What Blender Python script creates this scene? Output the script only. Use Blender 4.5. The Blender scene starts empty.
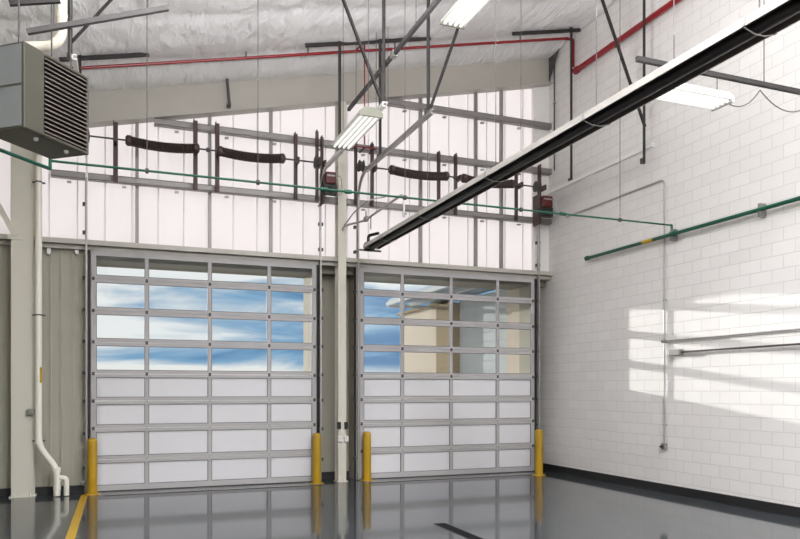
import bpy, bmesh, math, random
from mathutils import Vector, Matrix, noise
random.seed(4)
C = bpy.context.scene.collection
S = bpy.context.scene
PI = math.pi

# ------------------------------------------------------------------ camera model
F = 722.0; HZ = 390.0; H = 1.82; YAW = math.radians(21.2)
cs, sn = math.cos(YAW), math.sin(YAW)
def ray(u, v):
    t = (u-400)/F
    return Vector((sn + t*cs, cs - t*sn, -(v-HZ)/F))
def P(u, v, X=None, Y=None, Z=None, d=None):
    r = ray(u, v)
    if X is not None: k = X/r.x
    elif Y is not None: k = Y/r.y
    elif Z is not None: k = (Z-H)/r.z
    else: k = d
    return Vector((r.x*k, r.y*k, H + r.z*k))

cam = bpy.data.cameras.new('camera'); co = bpy.data.objects.new('camera', cam); C.objects.link(co)
co.location = (0, 0, H); co.rotation_euler = (PI/2, 0, -YAW)
cam.sensor_width = 36; cam.lens = F/800*36; cam.shift_y = (HZ-269.5)/800
cam.clip_end = 2000
S.camera = co

# ------------------------------------------------------------------ materials
def mat(name, col, rough=0.5, metal=0.0, var=0.0, scale=8.0, bump=0.0, spec=0.5, coat=0.0):
    m = bpy.data.materials.new(name); m.use_nodes = True
    nt = m.node_tree; b = nt.nodes['Principled BSDF']
    b.inputs['Base Color'].default_value = (*col, 1); b.inputs['Roughness'].default_value = rough
    b.inputs['Metallic'].default_value = metal; b.inputs['Specular IOR Level'].default_value = spec
    b.inputs['Coat Weight'].default_value = coat
    tc = nt.nodes.new('ShaderNodeTexCoord')
    n = nt.nodes.new('ShaderNodeTexNoise'); n.inputs['Scale'].default_value = scale; n.inputs['Detail'].default_value = 4
    nt.links.new(tc.outputs['Object'], n.inputs['Vector'])
    if var:
        mx = nt.nodes.new('ShaderNodeMix'); mx.data_type = 'RGBA'
        mx.inputs[6].default_value = (*[c*(1-var) for c in col], 1)
        mx.inputs[7].default_value = (*[min(1, c*(1+var)) for c in col], 1)
        nt.links.new(n.outputs['Fac'], mx.inputs[0]); nt.links.new(mx.outputs[2], b.inputs['Base Color'])
    if bump:
        bp = nt.nodes.new('ShaderNodeBump'); bp.inputs['Strength'].default_value = bump; bp.inputs['Distance'].default_value = 0.02
        nt.links.new(n.outputs['Fac'], bp.inputs['Height']); nt.links.new(bp.outputs['Normal'], b.inputs['Normal'])
    return m

M = {}
M['steel_cream'] = mat('painted_steel_cream', (.42, .395, .355), .45, var=.05, scale=3)
M['column_white'] = mat('painted_column', (.60, .57, .49), .45, var=.05, scale=3)
M['liner'] = mat('liner_panel', (.39, .37, .305), .8, var=.06, scale=2, spec=.08)
M['girt'] = mat('galvanized_girt', (.27, .25, .245), .45, metal=.3, var=.08, scale=5)
M['galv'] = mat('galvanized_steel', (.36, .345, .335), .38, metal=.5, var=.1, scale=12)
M['alu'] = mat('anodized_aluminium', (.42, .405, .405), .65, metal=.0, var=.04, scale=6, spec=.15)
M['dark_steel'] = mat('dark_angle_steel', (.022, .019, .019), .6, metal=0, var=.2, scale=9)
M['grey_steel'] = mat('grey_strut_steel', (.065, .06, .06), .6, metal=0, var=.15, scale=9)
M['brown_steel'] = mat('brown_bracket_steel', (.075, .045, .04), .55, metal=.2, var=.2, scale=9)
M['spring'] = mat('spring_wire', (.045, .03, .027), .5, metal=.4, var=.2, scale=20)
M['black'] = mat('black_rubber', (.012, .012, .013), .55, var=.2, scale=20)
M['white_pipe'] = mat('white_pvc_pipe', (.80, .77, .68), .35, var=.03)
M['cream_pipe'] = mat('cream_flue_pipe', (.66, .61, .52), .45, var=.05)
M['red'] = mat('red_pipe_paint', (.25, .006, .012), .35, var=.1)
M['red_box'] = mat('red_operator_paint', (.09, .006, .006), .4, var=.1)
M['green'] = mat('green_pipe_paint', (.002, .08, .045), .35, var=.1)
M['yellow'] = mat('yellow_safety_paint', (.40, .235, .004), .42, var=.08, scale=5)
M['line_yellow'] = mat('yellow_floor_paint', (.50, .30, .012), .3, var=.12, scale=6)
M['gold'] = mat('gold_pipe_marker', (.48, .30, .01), .45)
M['olive'] = mat('olive_heater_casing', (.055, .052, .036), .45, var=.06, scale=4)
M['heater_grey'] = mat('heater_side_panel', (.17, .182, .195), .4, var=.05, scale=4)
M['louver'] = mat('heater_louver', (.20, .17, .15), .4, metal=.3, var=.1)
M['heater_dark'] = mat('heater_inside', (.012, .011, .010), .7)
M['reflector'] = mat('aluminised_reflector', (.52, .495, .47), .45, metal=.3, var=.06, scale=7)
M['reflector_in'] = mat('dark_reflector_inside', (.14, .12, .112), .4, metal=.3, var=.2, scale=5)  # hood lining, darker than the outer shell
M['tube'] = mat('black_radiant_tube', (.035, .032, .035), .35, metal=.4, var=.2, scale=6)
M['fix_white'] = mat('fixture_enamel', (.66, .65, .62), .45)
M['fix_olive'] = mat('fixture_end_cap', (.2, .2, .16), .45)
M['conduit'] = mat('emt_conduit', (.40, .38, .37), .35, metal=.5, var=.05)
M['conduit_white'] = mat('painted_white_track', (.82, .80, .78), .35, var=.03)
M['box_grey'] = mat('grey_junction_box', (.22, .215, .20), .45, metal=.2)
M['stone'] = mat('beige_render', (.60, .525, .43), .9, var=.06, scale=3, spec=.05)
M['stone2'] = mat('tan_render', (.30, .235, .14), .9, var=.06, scale=3, spec=.05)
M['siding'] = mat('pale_blue_grey_siding', (.50, .545, .56), .8, var=.04, scale=2, spec=.05)
M['soffit'] = mat('olive_grey_soffit', (.22, .205, .16), .7, var=.06, scale=2)
M['canopy'] = mat('corrugated_canopy_metal', (.36, .42, .50), .8, var=.08, scale=2, spec=.05)
M['asphalt'] = mat('pale_concrete_yard', (.42, .41, .39), .85, var=.1, scale=1.5)
M['joint'] = mat('dark_joint_sealant', (.008, .008, .009), .8, spec=.1)
M['sill'] = mat('door_sill_concrete', (.20, .20, .20), .22, var=.12, scale=3)
M['gasket'] = mat('grey_gasket', (.12, .118, .118), .6)
M['cable'] = mat('grey_cable', (.12, .115, .11), .5)

# floor: grey glossy epoxy
m = mat('grey_epoxy_floor', (.046, .052, .058), .07, var=.10, scale=.9, spec=.55)
nt = m.node_tree; b = nt.nodes['Principled BSDF']
tc = nt.nodes.new('ShaderNodeTexCoord'); n2 = nt.nodes.new('ShaderNodeTexNoise'); n2.inputs['Scale'].default_value = 1.3; n2.inputs['Detail'].default_value = 5
mr = nt.nodes.new('ShaderNodeMapRange'); mr.inputs[3].default_value = .045; mr.inputs[4].default_value = .11
nt.links.new(tc.outputs['Object'], n2.inputs['Vector']); nt.links.new(n2.outputs['Fac'], mr.inputs[0]); nt.links.new(mr.outputs[0], b.inputs['Roughness'])
bp = nt.nodes.new('ShaderNodeBump'); bp.inputs['Strength'].default_value = .05; bp.inputs['Distance'].default_value = .01
nt.links.new(n2.outputs['Fac'], bp.inputs['Height']); nt.links.new(bp.outputs['Normal'], b.inputs['Normal'])
M['floor'] = m

# painted concrete block
m = mat('white_painted_block', (.76, .735, .715), .55)
nt = m.node_tree; b = nt.nodes['Principled BSDF']
tc = nt.nodes.new('ShaderNodeTexCoord'); sp = nt.nodes.new('ShaderNodeSeparateXYZ'); cb = nt.nodes.new('ShaderNodeCombineXYZ')
nt.links.new(tc.outputs['Object'], sp.inputs[0]); nt.links.new(sp.outputs['Y'], cb.inputs['X']); nt.links.new(sp.outputs['Z'], cb.inputs['Y'])
br = nt.nodes.new('ShaderNodeTexBrick'); br.offset = .5; br.offset_frequency = 2
br.inputs['Scale'].default_value = 1; br.inputs['Brick Width'].default_value = .4; br.inputs['Row Height'].default_value = .2
br.inputs['Mortar Size'].default_value = .007; br.inputs['Mortar Smooth'].default_value = .3; br.inputs['Bias'].default_value = 0
br.inputs['Color1'].default_value = (.755, .728, .708, 1); br.inputs['Color2'].default_value = (.72, .692, .672, 1); br.inputs['Mortar'].default_value = (.60, .58, .57, 1)
nt.links.new(cb.outputs[0], br.inputs['Vector']); nt.links.new(br.outputs['Color'], b.inputs['Base Color'])
bp = nt.nodes.new('ShaderNodeBump'); bp.inputs['Strength'].default_value = .5; bp.inputs['Distance'].default_value = .006; bp.invert = True
nt.links.new(br.outputs['Fac'], bp.inputs['Height']); nt.links.new(bp.outputs['Normal'], b.inputs['Normal'])
M['block'] = m

# white vinyl faced insulation
m = mat('white_vinyl_insulation', (.88, .865, .865), .4, var=.02, scale=2)
nt = m.node_tree; b = nt.nodes['Principled BSDF']
tc = nt.nodes.new('ShaderNodeTexCoord'); mp = nt.nodes.new('ShaderNodeMapping'); mp.inputs['Scale'].default_value = (1.6, .55, 1)
n2 = nt.nodes.new('ShaderNodeTexNoise'); n2.inputs['Scale'].default_value = 3.6; n2.inputs['Detail'].default_value = 6; n2.inputs['Distortion'].default_value = .4
nt.links.new(tc.outputs['Object'], mp.inputs[0]); nt.links.new(mp.outputs[0], n2.inputs['Vector'])
bp = nt.nodes.new('ShaderNodeBump'); bp.inputs['Strength'].default_value = .85; bp.inputs['Distance'].default_value = .10
nt.links.new(n2.outputs['Fac'], bp.inputs['Height']); nt.links.new(bp.outputs['Normal'], b.inputs['Normal'])
M['insul'] = m

def translucent(name, col, tcol, f):
    m = bpy.data.materials.new(name); m.use_nodes = True; nt = m.node_tree; nt.nodes.clear()
    o = nt.nodes.new('ShaderNodeOutputMaterial'); mx = nt.nodes.new('ShaderNodeMixShader')
    d = nt.nodes.new('ShaderNodeBsdfDiffuse'); t = nt.nodes.new('ShaderNodeBsdfTranslucent')
    d.inputs[0].default_value = (*col, 1); t.inputs[0].default_value = (*tcol, 1); mx.inputs[0].default_value = f
    nt.links.new(d.outputs[0], mx.inputs[1]); nt.links.new(t.outputs[0], mx.inputs[2]); nt.links.new(mx.outputs[0], o.inputs[0])
    return m
M['trans'] = translucent('translucent_wall_panel', (.60, .59, .59), (.875, .855, .87), .61)
M['frost'] = translucent('frosted_door_panel', (.70, .70, .72), (.80, .78, .80), .22)

m = bpy.data.materials.new('clear_door_glass'); m.use_nodes = True; nt = m.node_tree; nt.nodes.clear()
o = nt.nodes.new('ShaderNodeOutputMaterial'); mx = nt.nodes.new('ShaderNodeMixShader')
t = nt.nodes.new('ShaderNodeBsdfTransparent'); t.inputs[0].default_value = (.95, .97, .97, 1)
g = nt.nodes.new('ShaderNodeBsdfGlossy'); g.inputs['Roughness'].default_value = .02; mx.inputs[0].default_value = .03
nt.links.new(t.outputs[0], mx.inputs[1]); nt.links.new(g.outputs[0], mx.inputs[2]); nt.links.new(mx.outputs[0], o.inputs[0])
M['glass'] = m

m = mat('lit_fluorescent_tube', (.68, .68, .67), .3)
b = m.node_tree.nodes['Principled BSDF']; b.inputs['Emission Color'].default_value = (1, .98, .94, 1); b.inputs['Emission Strength'].default_value = .75
M['lens'] = m

# ------------------------------------------------------------------ mesh helpers
class MB:
    def __init__(s): s.bm = bmesh.new()
    def hexa(s, pts):
        v = [s.bm.verts.new(p) for p in pts]
        for f in ((0,3,2,1),(4,5,6,7),(0,1,5,4),(1,2,6,5),(2,3,7,6),(3,0,4,7)): s.bm.faces.new([v[i] for i in f])
        return s
    def box(s, x0, x1, y0, y1, z0, z1):
        x0, x1 = min(x0,x1), max(x0,x1); y0, y1 = min(y0,y1), max(y0,y1); z0, z1 = min(z0,z1), max(z0,z1)
        return s.hexa([(x0,y0,z0),(x1,y0,z0),(x1,y1,z0),(x0,y1,z0),(x0,y0,z1),(x1,y0,z1),(x1,y1,z1),(x0,y1,z1)])
    def beam(s, a, b, w, h, up=(0,0,1)):
        """rectangular bar a->b; w across, h along up"""
        a, b = Vector(a), Vector(b); d = (b-a).normalized(); up = Vector(up)
        if abs(d.dot(up)) > .98: up = Vector((0,1,0))
        r = d.cross(up).normalized(); q = r.cross(d).normalized()
        o = [(-w/2,-h/2),(w/2,-h/2),(w/2,h/2),(-w/2,h/2)]
        return s.hexa([a+r*i+q*j for i,j in o] + [b+r*i+q*j for i,j in o])
    def angle(s, a, b, w, t=.006, up=(0,0,1)):
        """L section bar"""
        a, b = Vector(a), Vector(b); d = (b-a).normalized(); up = Vector(up)
        if abs(d.dot(up)) > .98: up = Vector((0,1,0))
        r = d.cross(up).normalized(); q = r.cross(d).normalized()
        s.beam(a - q*(w/2-t/2), b - q*(w/2-t/2), w, t, q); s.beam(a - r*(w/2-t/2), b - r*(w/2-t/2), t, w, q)
        return s
    def tube(s, path, r, seg=12, caps=True):
        path = [Vector(p) for p in path]; rings = []; n = len(path); up = None
        for i, p in enumerate(path):
            d0 = (path[i]-path[i-1]).normalized() if i else (path[1]-path[0]).normalized()
            d1 = (path[i+1]-path[i]).normalized() if i < n-1 else d0
            d = (d0+d1).normalized() if (d0+d1).length > 1e-6 else d0
            if up is None:
                up = Vector((0,0,1)) if abs(d.z) < .9 else Vector((0,1,0))
            x = d.cross(up).normalized(); y = x.cross(d).normalized(); up = y
            k = 1/max(.5, d.dot(d0)); rr = r[i] if isinstance(r, (list, tuple)) else r
            side = (d1-d0)
            ring = []
            for j in range(seg):
                a = 2*PI*j/seg; ring.append(s.bm.verts.new(p + x*math.cos(a)*rr + y*math.sin(a)*rr))
            rings.append(ring)
        for i in range(n-1):
            for j in range(seg):
                s.bm.faces.new([rings[i][j], rings[i][(j+1)%seg], rings[i+1][(j+1)%seg], rings[i+1][j]])
        if caps:
            s.bm.faces.new(rings[0][::-1]); s.bm.faces.new(rings[-1])
        return s
    def lathe(s, c, prof, seg=24, axis='z'):
        c = Vector(c); rings = []
        def pt(r, h, a):
            x, y = r*math.cos(a), r*math.sin(a)
            return c + (Vector((x,y,h)) if axis == 'z' else Vector((h,x,y)) if axis == 'x' else Vector((x,h,y)))
        for r, h in prof: rings.append([s.bm.verts.new(pt(max(r,.0005), h, 2*PI*j/seg)) for j in range(seg)])
        for i in range(len(prof)-1):
            for j in range(seg): s.bm.faces.new([rings[i][j], rings[i][(j+1)%seg], rings[i+1][(j+1)%seg], rings[i+1][j]])
        s.bm.faces.new(rings[0][::-1]); s.bm.faces.new(rings[-1])
        return s
    def prism(s, poly, vec):
        vec = Vector(vec); a = [s.bm.verts.new(p) for p in poly]; b = [s.bm.verts.new(Vector(p)+vec) for p in poly]
        s.bm.faces.new(a[::-1]); s.bm.faces.new(b); n = len(poly)
        for i in range(n): s.bm.faces.new([a[i], a[(i+1)%n], b[(i+1)%n], b[i]])
        return s
    def build(s, name, m, parent=None, smooth=False, bevel=0):
        bmesh.ops.recalc_face_normals(s.bm, faces=s.bm.faces)
        me = bpy.data.meshes.new(name); s.bm.to_mesh(me); s.bm.free(); me.materials.append(m)
        if smooth:
            for p in me.polygons: p.use_smooth = True
            me.set_sharp_from_angle(angle=math.radians(35))
        o = bpy.data.objects.new(name, me); C.objects.link(o)
        if parent is not None:
            o.parent = parent; o.matrix_parent_inverse = Matrix.Translation(-Vector(parent.location))
        if bevel:
            b = o.modifiers.new('bevel', 'BEVEL'); b.width = bevel; b.segments = 2; b.limit_method = 'ANGLE'
        return o

def bend(pts, r=.15, n=6):
    """round the corners of a polyline"""
    pts = [Vector(p) for p in pts]; out = [pts[0]]
    for i in range(1, len(pts)-1):
        a, b, c = pts[i-1], pts[i], pts[i+1]; d0 = (a-b); d1 = (c-b)
        k = min(r, d0.length*.45, d1.length*.45); p0 = b+d0.normalized()*k; p1 = b+d1.normalized()*k
        for j in range(n+1):
            t = j/n; out.append(p0*(1-t)**2 + b*2*t*(1-t) + p1*t*t)
    out.append(pts[-1]); return out

def thing(name, loc, label, cat, group=None):
    o = bpy.data.objects.new(name, None); C.objects.link(o); o.location = loc; o.empty_display_size = .1
    o['label'] = label; o['category'] = cat
    if group: o['group'] = group
    return o
def tag(o, label, cat, group=None):
    o['label'] = label; o['category'] = cat
    if group: o['group'] = group
    return o
def struct(o, label=None):
    o['kind'] = 'structure'
    if label: o['label'] = label
    return o

# ------------------------------------------------------------------ main dimensions
W = 9.03; XL = -2.35; D = 13.9; YB = -5.0
SL = .228
def zc(x): return 9.46 + SL*(x-W)            # insulation plane

# ------------------------------------------------------------------ shell
struct(MB().box(XL, W, YB, 14.45, -.2, 0).build('floor', M['floor']), 'glossy dark grey epoxy floor')
struct(MB().box(W, W+.3, YB, 14.9, -.2, 10.2).build('wall_right', M['block']), 'white painted concrete block wall')
struct(MB().box(XL-.25, XL, 3.0, 14.9, -.2, 8).build('wall_left', M['liner']))
# ceiling: quilted vinyl insulation over purlins that run away from the camera
bm = bmesh.new(); nx, ny = 150, 200; rows = []
for j in range(ny+1):
    y = YB + (14.15-YB)*j/ny; r = []
    for i in range(nx+1):
        x = XL-.2 + (W+.2-XL)*i/nx
        pur = abs(math.sin(PI*(y-.9)/1.52)); cross = abs(math.sin(PI*(x+.3)/3.0))
        z = zc(x) - .085*pur**.6 - .02*cross**.5
        z += .035*noise.noise(Vector((x*1.1, y*.9, 1.7))) + .022*noise.noise(Vector((x*4.2, y*1.7, 5.1)))
        z += .014*abs(noise.noise(Vector((x*2.0+y*1.3, y*2.6-x, 9))))
        k = min(1, max(0, (y-13.1)/.7)); z -= .09*k*k*(3-2*k)
        r.append(bm.verts.new((x, y, z)))
    rows.append(r)
for j in range(ny):
    for i in range(nx): bm.faces.new([rows[j][i], rows[j+1][i], rows[j+1][i+1], rows[j][i+1]])
mb = MB(); mb.bm.free(); mb.bm = bm
ce = struct(mb.build('ceiling', M['insul'], smooth=True), 'white quilted insulation ceiling rising to the right')
so = ce.modifiers.new('solid', 'SOLIDIFY'); so.thickness = .15; so.offset = 1

# back wall: liner below header, left of left door, between doors, right of right door
DL, DR = (-.48, 3.62), (4.52, 8.60)         # door leaves in X
mb = MB()
mb.box(XL, -.45, 14.02, 14.12, 0, 4.46)
mb.box(3.62, 4.52, 14.45, 14.5, 0, 4.46); mb.box(3.59, 3.66, 13.965, 14.5, 0, 4.46); mb.box(4.46, 4.55, 13.965, 14.5, 0, 4.46); mb.box(3.62, 4.52, 14.1, 14.5, 4.40, 4.47)
mb.box(8.6, W, 14.45, 14.5, 0, 4.46); mb.box(8.57, 8.66, 13.965, 14.5, 0, 4.46); mb.box(8.6, W, 14.1, 14.5, 4.40, 4.47)
for x in (-1.95, -1.55, -1.15, -.98, -.80): mb.box(x, x+.03, 14.0, 14.03, 0, 4.3)    # standing ribs
for x in (3.86, 4.28, 8.82): mb.box(x, x+.03, 14.42, 14.46, 0, 4.3)
struct(mb.build('wall_back', M['liner']), 'grey beige metal liner beside the overhead doors')
# header trim over the doors
mb = MB(); mb.box(XL, W, 13.80, 14.12, 4.375, 4.46); mb.box(XL, W, 13.90, 14.12, 4.30, 4.37)
struct(mb.build('trim_1', M['steel_cream']), 'cream steel header channel above both doors')
struct(MB().box(-.56, 8.68, 13.965, 14.02, 4.30, 4.38).build('trim_2', M['box_grey']))
# jamb angles
for k, x in enumerate((-.56, 3.64, 4.44, 8.62)):
    mb = MB(); mb.box(x, x+.06, 13.93, 14.02, 0, 4.32)
    struct(mb.build('trim_%d' % (3+k), M['black']))
# translucent wall panels above header, in pieces under the rafter slope
mb = MB()
mb.prism([(XL, 14.08, 4.46), (W, 14.08, 4.46), (W, 14.08, zc(W)+.1), (XL, 14.08, zc(XL)+.1)], (0, .03, 0))
tw = struct(mb.build('window_1', M['trans']), 'white translucent panels glowing above the doors')
x = -2.08; ms = mat('panel_seam_strip', (.80, .78, .78), .5)
while x < W-.1:
    MB().box(x, x+.018, 14.055, 14.085, 4.46, zc(x)-.35).build('panel_seam', ms, tw); x += .4555
for x in (-1.72, .29, 1.58, 2.74, 5.90, 7.20, 7.83):
    MB().box(x-.03, x+.03, 13.985, 14.06, 4.46, zc(x)-.35).build('mullion', M['girt'], tw)
# white closure strip under rafter and corner post
mb = MB(); mb.prism([(XL, 13.98, zc(XL)-.72), (W, 13.98, zc(W)-.72), (W, 13.98, zc(W)-.5), (XL, 13.98, zc(XL)-.5)], (0, .06, 0))
struct(mb.build('trim_7', M['conduit_white']))
struct(MB().box(8.62, W, 13.985, 14.06, 4.46, zc(8.6)-.5).build('trim_8', M['conduit_white']))

# baseboards
struct(MB().box(W-.02, W, YB, 14.45, 0, .15).build('baseboard_right', M['black']), 'black cove base along the block wall')
mb = MB(); mb.box(XL, -.62, 13.98, 14.02, 0, .13); struct(mb.build('baseboard_left', M['black']))
mb = MB(); mb.box(3.67, 4.45, 14.41, 14.45, 0, .13); struct(mb.build('baseboard_middle', M['black']))
mb = MB(); mb.box(8.67, W-.02, 14.41, 14.45, 0, .13); struct(mb.build('baseboard_corner', M['black']))

# ------------------------------------------------------------------ floor marks
mb = MB(); mb.box(-.5, 3.64, 13.42, 13.88, 0, .003); o = mb.build('door_sill', M['sill'])
tag(o, 'smooth grey sill strip on the floor before the left overhead door', 'sill', 'door sills')
MB().box(-.25, 3.6, 13.38, 13.42, 0, .004).build('joint', M['joint'], o)
mb = MB(); mb.box(4.50, 8.62, 13.42, 13.88, 0, .003); o = mb.build('door_sill', M['sill'])
tag(o, 'smooth grey sill strip on the floor before the right overhead door', 'sill', 'door sills')
MB().box(4.55, 8.6, 13.38, 13.42, 0, .004).build('joint', M['joint'], o)
a0, a1 = P(84.5, 495, Z=0), P(70, 539, Z=0); dd = (a1-a0).normalized(); nn = Vector((dd.y, -dd.x, 0))
if nn.x < 0: nn = -nn
a1 = a0 + dd*9
mb = MB(); mb.hexa([a0-nn*.055+Vector((0,0,.0003)), a0+nn*.055, a1+nn*.055, a1-nn*.055] + [p+Vector((0,0,.004)) for p in (a0-nn*.055, a0+nn*.055, a1+nn*.055, a1-nn*.055)])
tag(mb.build('floor_stripe', M['line_yellow']), 'yellow stripe painted on the grey floor below the leftmost bollard', 'floor stripe')
p = P(434.5, 524, Z=0)
td = thing('trench_drain', (p.x+.05, p.y, 0), 'narrow black drain slot set in the middle of the glossy floor', 'drain')
MB().box(p.x, p.x+.15, p.y-7, p.y, 0, .004).build('grating', M['joint'], td)
mb = MB(); mb.box(p.x-.012, p.x, p.y-7, p.y+.012, 0, .003); mb.box(p.x+.15, p.x+.162, p.y-7, p.y+.012, 0, .003); mb.box(p.x, p.x+.15, p.y, p.y+.012, 0, .003)
mb.build('drain_frame', M['black'], td)

# ------------------------------------------------------------------ overhead doors
JZ = [0.02, .58, 1.135, 1.625, 2.11, 2.675, 3.23, 3.80, 4.31]
def door(n, x0, x1, label):
    root = thing('door_%d' % n, ((x0+x1)/2, D, 0), label, 'overhead door'); root['kind'] = 'structure'
    xc = (x0+x1)/2; st = .085; mu = [xc-1.115, xc, xc+1.115]
    for k in range(8):
        z0, z1 = JZ[k], JZ[k+1]; rl = .062; y0, y1 = D, D+.05
        rb = .10 if k == 0 else rl; rt = .10 if k == 7 else rl
        mb = MB()
        mb.box(x0, x1, y0, y1, z0+.003, z0+rb); mb.box(x0, x1, y0, y1, z1-rt, z1-.003)
        mb.box(x0, x0+st, y0, y1, z0+rb, z1-rt); mb.box(x1-st, x1, y0, y1, z0+rb, z1-rt)
        for q in mu: mb.box(q-.03, q+.03, y0, y1, z0+rb, z1-rt)
        sec = mb.build('section', M['alu'], root)
        ed = [x0+st] + sum([[q-.03, q+.03] for q in mu], []) + [x1-st]
        gl = MB()
        for i in range(0, 8, 2): gl.box(ed[i], ed[i+1], D+.022, D+.028, z0+rb, z1-rt)
        if k < 4: g = gl.build('solid_panel', M['frost'], sec)
        else: g = gl.build('glazing', M['glass'], sec)
        if k < 4: g['label'] = 'white frosted infill panels'
        else: g['label'] = 'clear glass panes'
        gk = MB()
        for i in range(0, 8, 2):
            a, b = ed[i], ed[i+1]
            for (p0, p1, q0, q1) in ((a, b, z0+rb, z0+rb+.011), (a, b, z1-rt-.011, z1-rt), (a, a+.011, z0+rb+.011, z1-rt-.011), (b-.011, b, z0+rb+.011, z1-rt-.011)):
                gk.box(p0, p1, D+.006, D+.021, q0, q1)
        gk.build('gasket', M['gasket'], sec)
    # hinges at the joints
    for k in range(1, 8):
        for q in mu + [x0+.04, x1-.04]:
            mb = MB(); mb.box(q-.022, q+.022, D-.012, D, JZ[k]-.03, JZ[k]+.03); mb.tube([(q-.02, D-.014, JZ[k]), (q+.02, D-.014, JZ[k])], .008, 8)
            mb.build('hinge', M['grey_steel'] if q in (x0+.04, x1-.04) or k > 3 else M['galv'], root)
    MB().box(x0, x1, D+.005, D+.045, .003, .025).build('bottom_seal', M['black'], root)
    return root
door(1, *DL, 'left sectional overhead door, full view of cloudy sky through its upper panes')
door(2, *DR, 'right sectional overhead door, with beige outbuilding seen through its upper panes')

# ------------------------------------------------------------------ frame steel
# tapered end rafter
r0, r1 = XL, W
mb = MB()
def zb(x): return zc(x) - .76
mb.prism([(r0, 13.90, zb(r0)), (r1, 13.90, zb(r1)), (r1, 13.90, zc(r1)), (r0, 13.90, zc(r0))], (0, .015, 0))
mb.prism([(r0, 13.78, zb(r0)-.02), (r1, 13.78, zb(r1)-.02), (r1, 13.78, zb(r1)), (r0, 13.78, zb(r0))], (0, .26, 0))
raf = mb.build('rafter', M['steel_cream'])
tag(raf, 'deep cream steel end rafter sloping up to the right under the ceiling', 'rafter')
mb = MB(); x = W-.02
mb.prism([(x-.05, 13.88, zb(W)+.02), (x-.05, 13.45, zc(W)-.12), (x-.05, 13.88, zc(W)-.12)], (.012, 0, 0))
mb.build('gusset', M['grey_steel'], raf)

def h_column(name, x0, x1, y0, y1, z1, m, label):
    t = thing(name, ((x0+x1)/2, (y0+y1)/2, 0), label, 'column', 'steel columns')
    xc = (x0+x1)/2
    mb = MB(); mb.box(x0, x1, y0, y0+.016, 0, z1); mb.build('front_flange', m, t)
    mb = MB(); mb.box(xc-.006, xc+.006, y0+.016, y1-.016, 0, z1); mb.build('web', m, t)
    mb = MB(); mb.box(x0, x1, y1-.016, y1, 0, z1); mb.build('back_flange', m, t)
    mb = MB(); mb.box(x0-.03, x1+.03, y0-.03, y1, 0, .02)
    for bx in (x0+.05, x1-.05): mb.lathe((bx, y0+.04 if False else y0-.015, .02), [(.014, 0), (.014, .03), (.008, .045)], 8)
    mb.build('base_plate', m, t)
    return t
xa = P(11, 400, Y=13.72).x; xb = P(33.5, 400, Y=13.72).x
h_column('steel_column', xa, xb, 13.72, 13.985, zb(xa)-.02, M['column_white'], 'wide cream steel column at the left edge beside the white downpipe')
xa = P(338.2, 400, Y=13.74).x; xb = P(346.3, 400, Y=13.74).x
col = h_column('steel_column', xa, xb, 13.74, 13.975, zb(xa)-.02, M['column_white'], 'slim cream steel column standing between the two overhead doors')
# photo eyes and control boxes on the middle column
def small_box(name, u, v, Y, w, h, dpt, m, label, cat, extra=None):
    p = P(u, v, Y=Y); t = thing(name, (p.x, p.y, p.z-h/2), label, cat)
    MB().box(p.x-w/2, p.x+w/2, Y-dpt, Y, p.z-h/2, p.z+h/2).build('enclosure', m, t, bevel=.006)
    mb = MB(); mb.box(p.x-w*.3, p.x+w*.3, Y-dpt-.008, Y-dpt, p.z-h*.3, p.z+h*.3); mb.build('cover', extra or m, t, bevel=.003)
    return t
small_box('outlet_box', 339.6, 438.8, 13.738, .085, .11, .05, M['fix_white'], 'white outlet box on the left side of the slim middle column', 'outlet box')
small_box('outlet_box', 346.0, 438.8, 13.738, .085, .11, .05, M['fix_white'], 'white outlet box on the right side of the slim middle column', 'outlet box')
small_box('button_station', 338.8, 425.5, 13.738, .07, .14, .045, M['black'], 'black push button station left of the slim middle column', 'push button')
small_box('button_station', 346.0, 425.5, 13.738, .07, .14, .045, M['black'], 'black push button station right of the slim middle column', 'push button')

# girts
def girt(z, x0, label):
    mb = MB(); y0, y1 = 13.84, 13.98
    mb.box(x0, W-.02, y0, y0+.012, z-.055, z+.055); mb.box(x0, W-.02, y0, y1, z+.045, z+.057); mb.box(x0, W-.02, y0, y1, z-.057, z-.045)
    o = mb.build('wall_girt', M['girt']); tag(o, label, 'girt', 'horizontal girts across the glowing wall')
    x = -2.0 + .25
    while x < W-.2:
        if x > x0: MB().box(x-.035, x+.035, 13.975, 14.05, z-.105, z-.08).build('clip', M['galv'], o)
        x += .4555*2
girt(5.59, -1.12, 'lowest grey steel girt across the white panels, below the springs')
girt(6.71, .58, 'middle grey steel girt across the white panels, above the springs')
girt(7.73, 5.12, 'highest grey steel girt across the white panels, just under the rafter')

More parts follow.
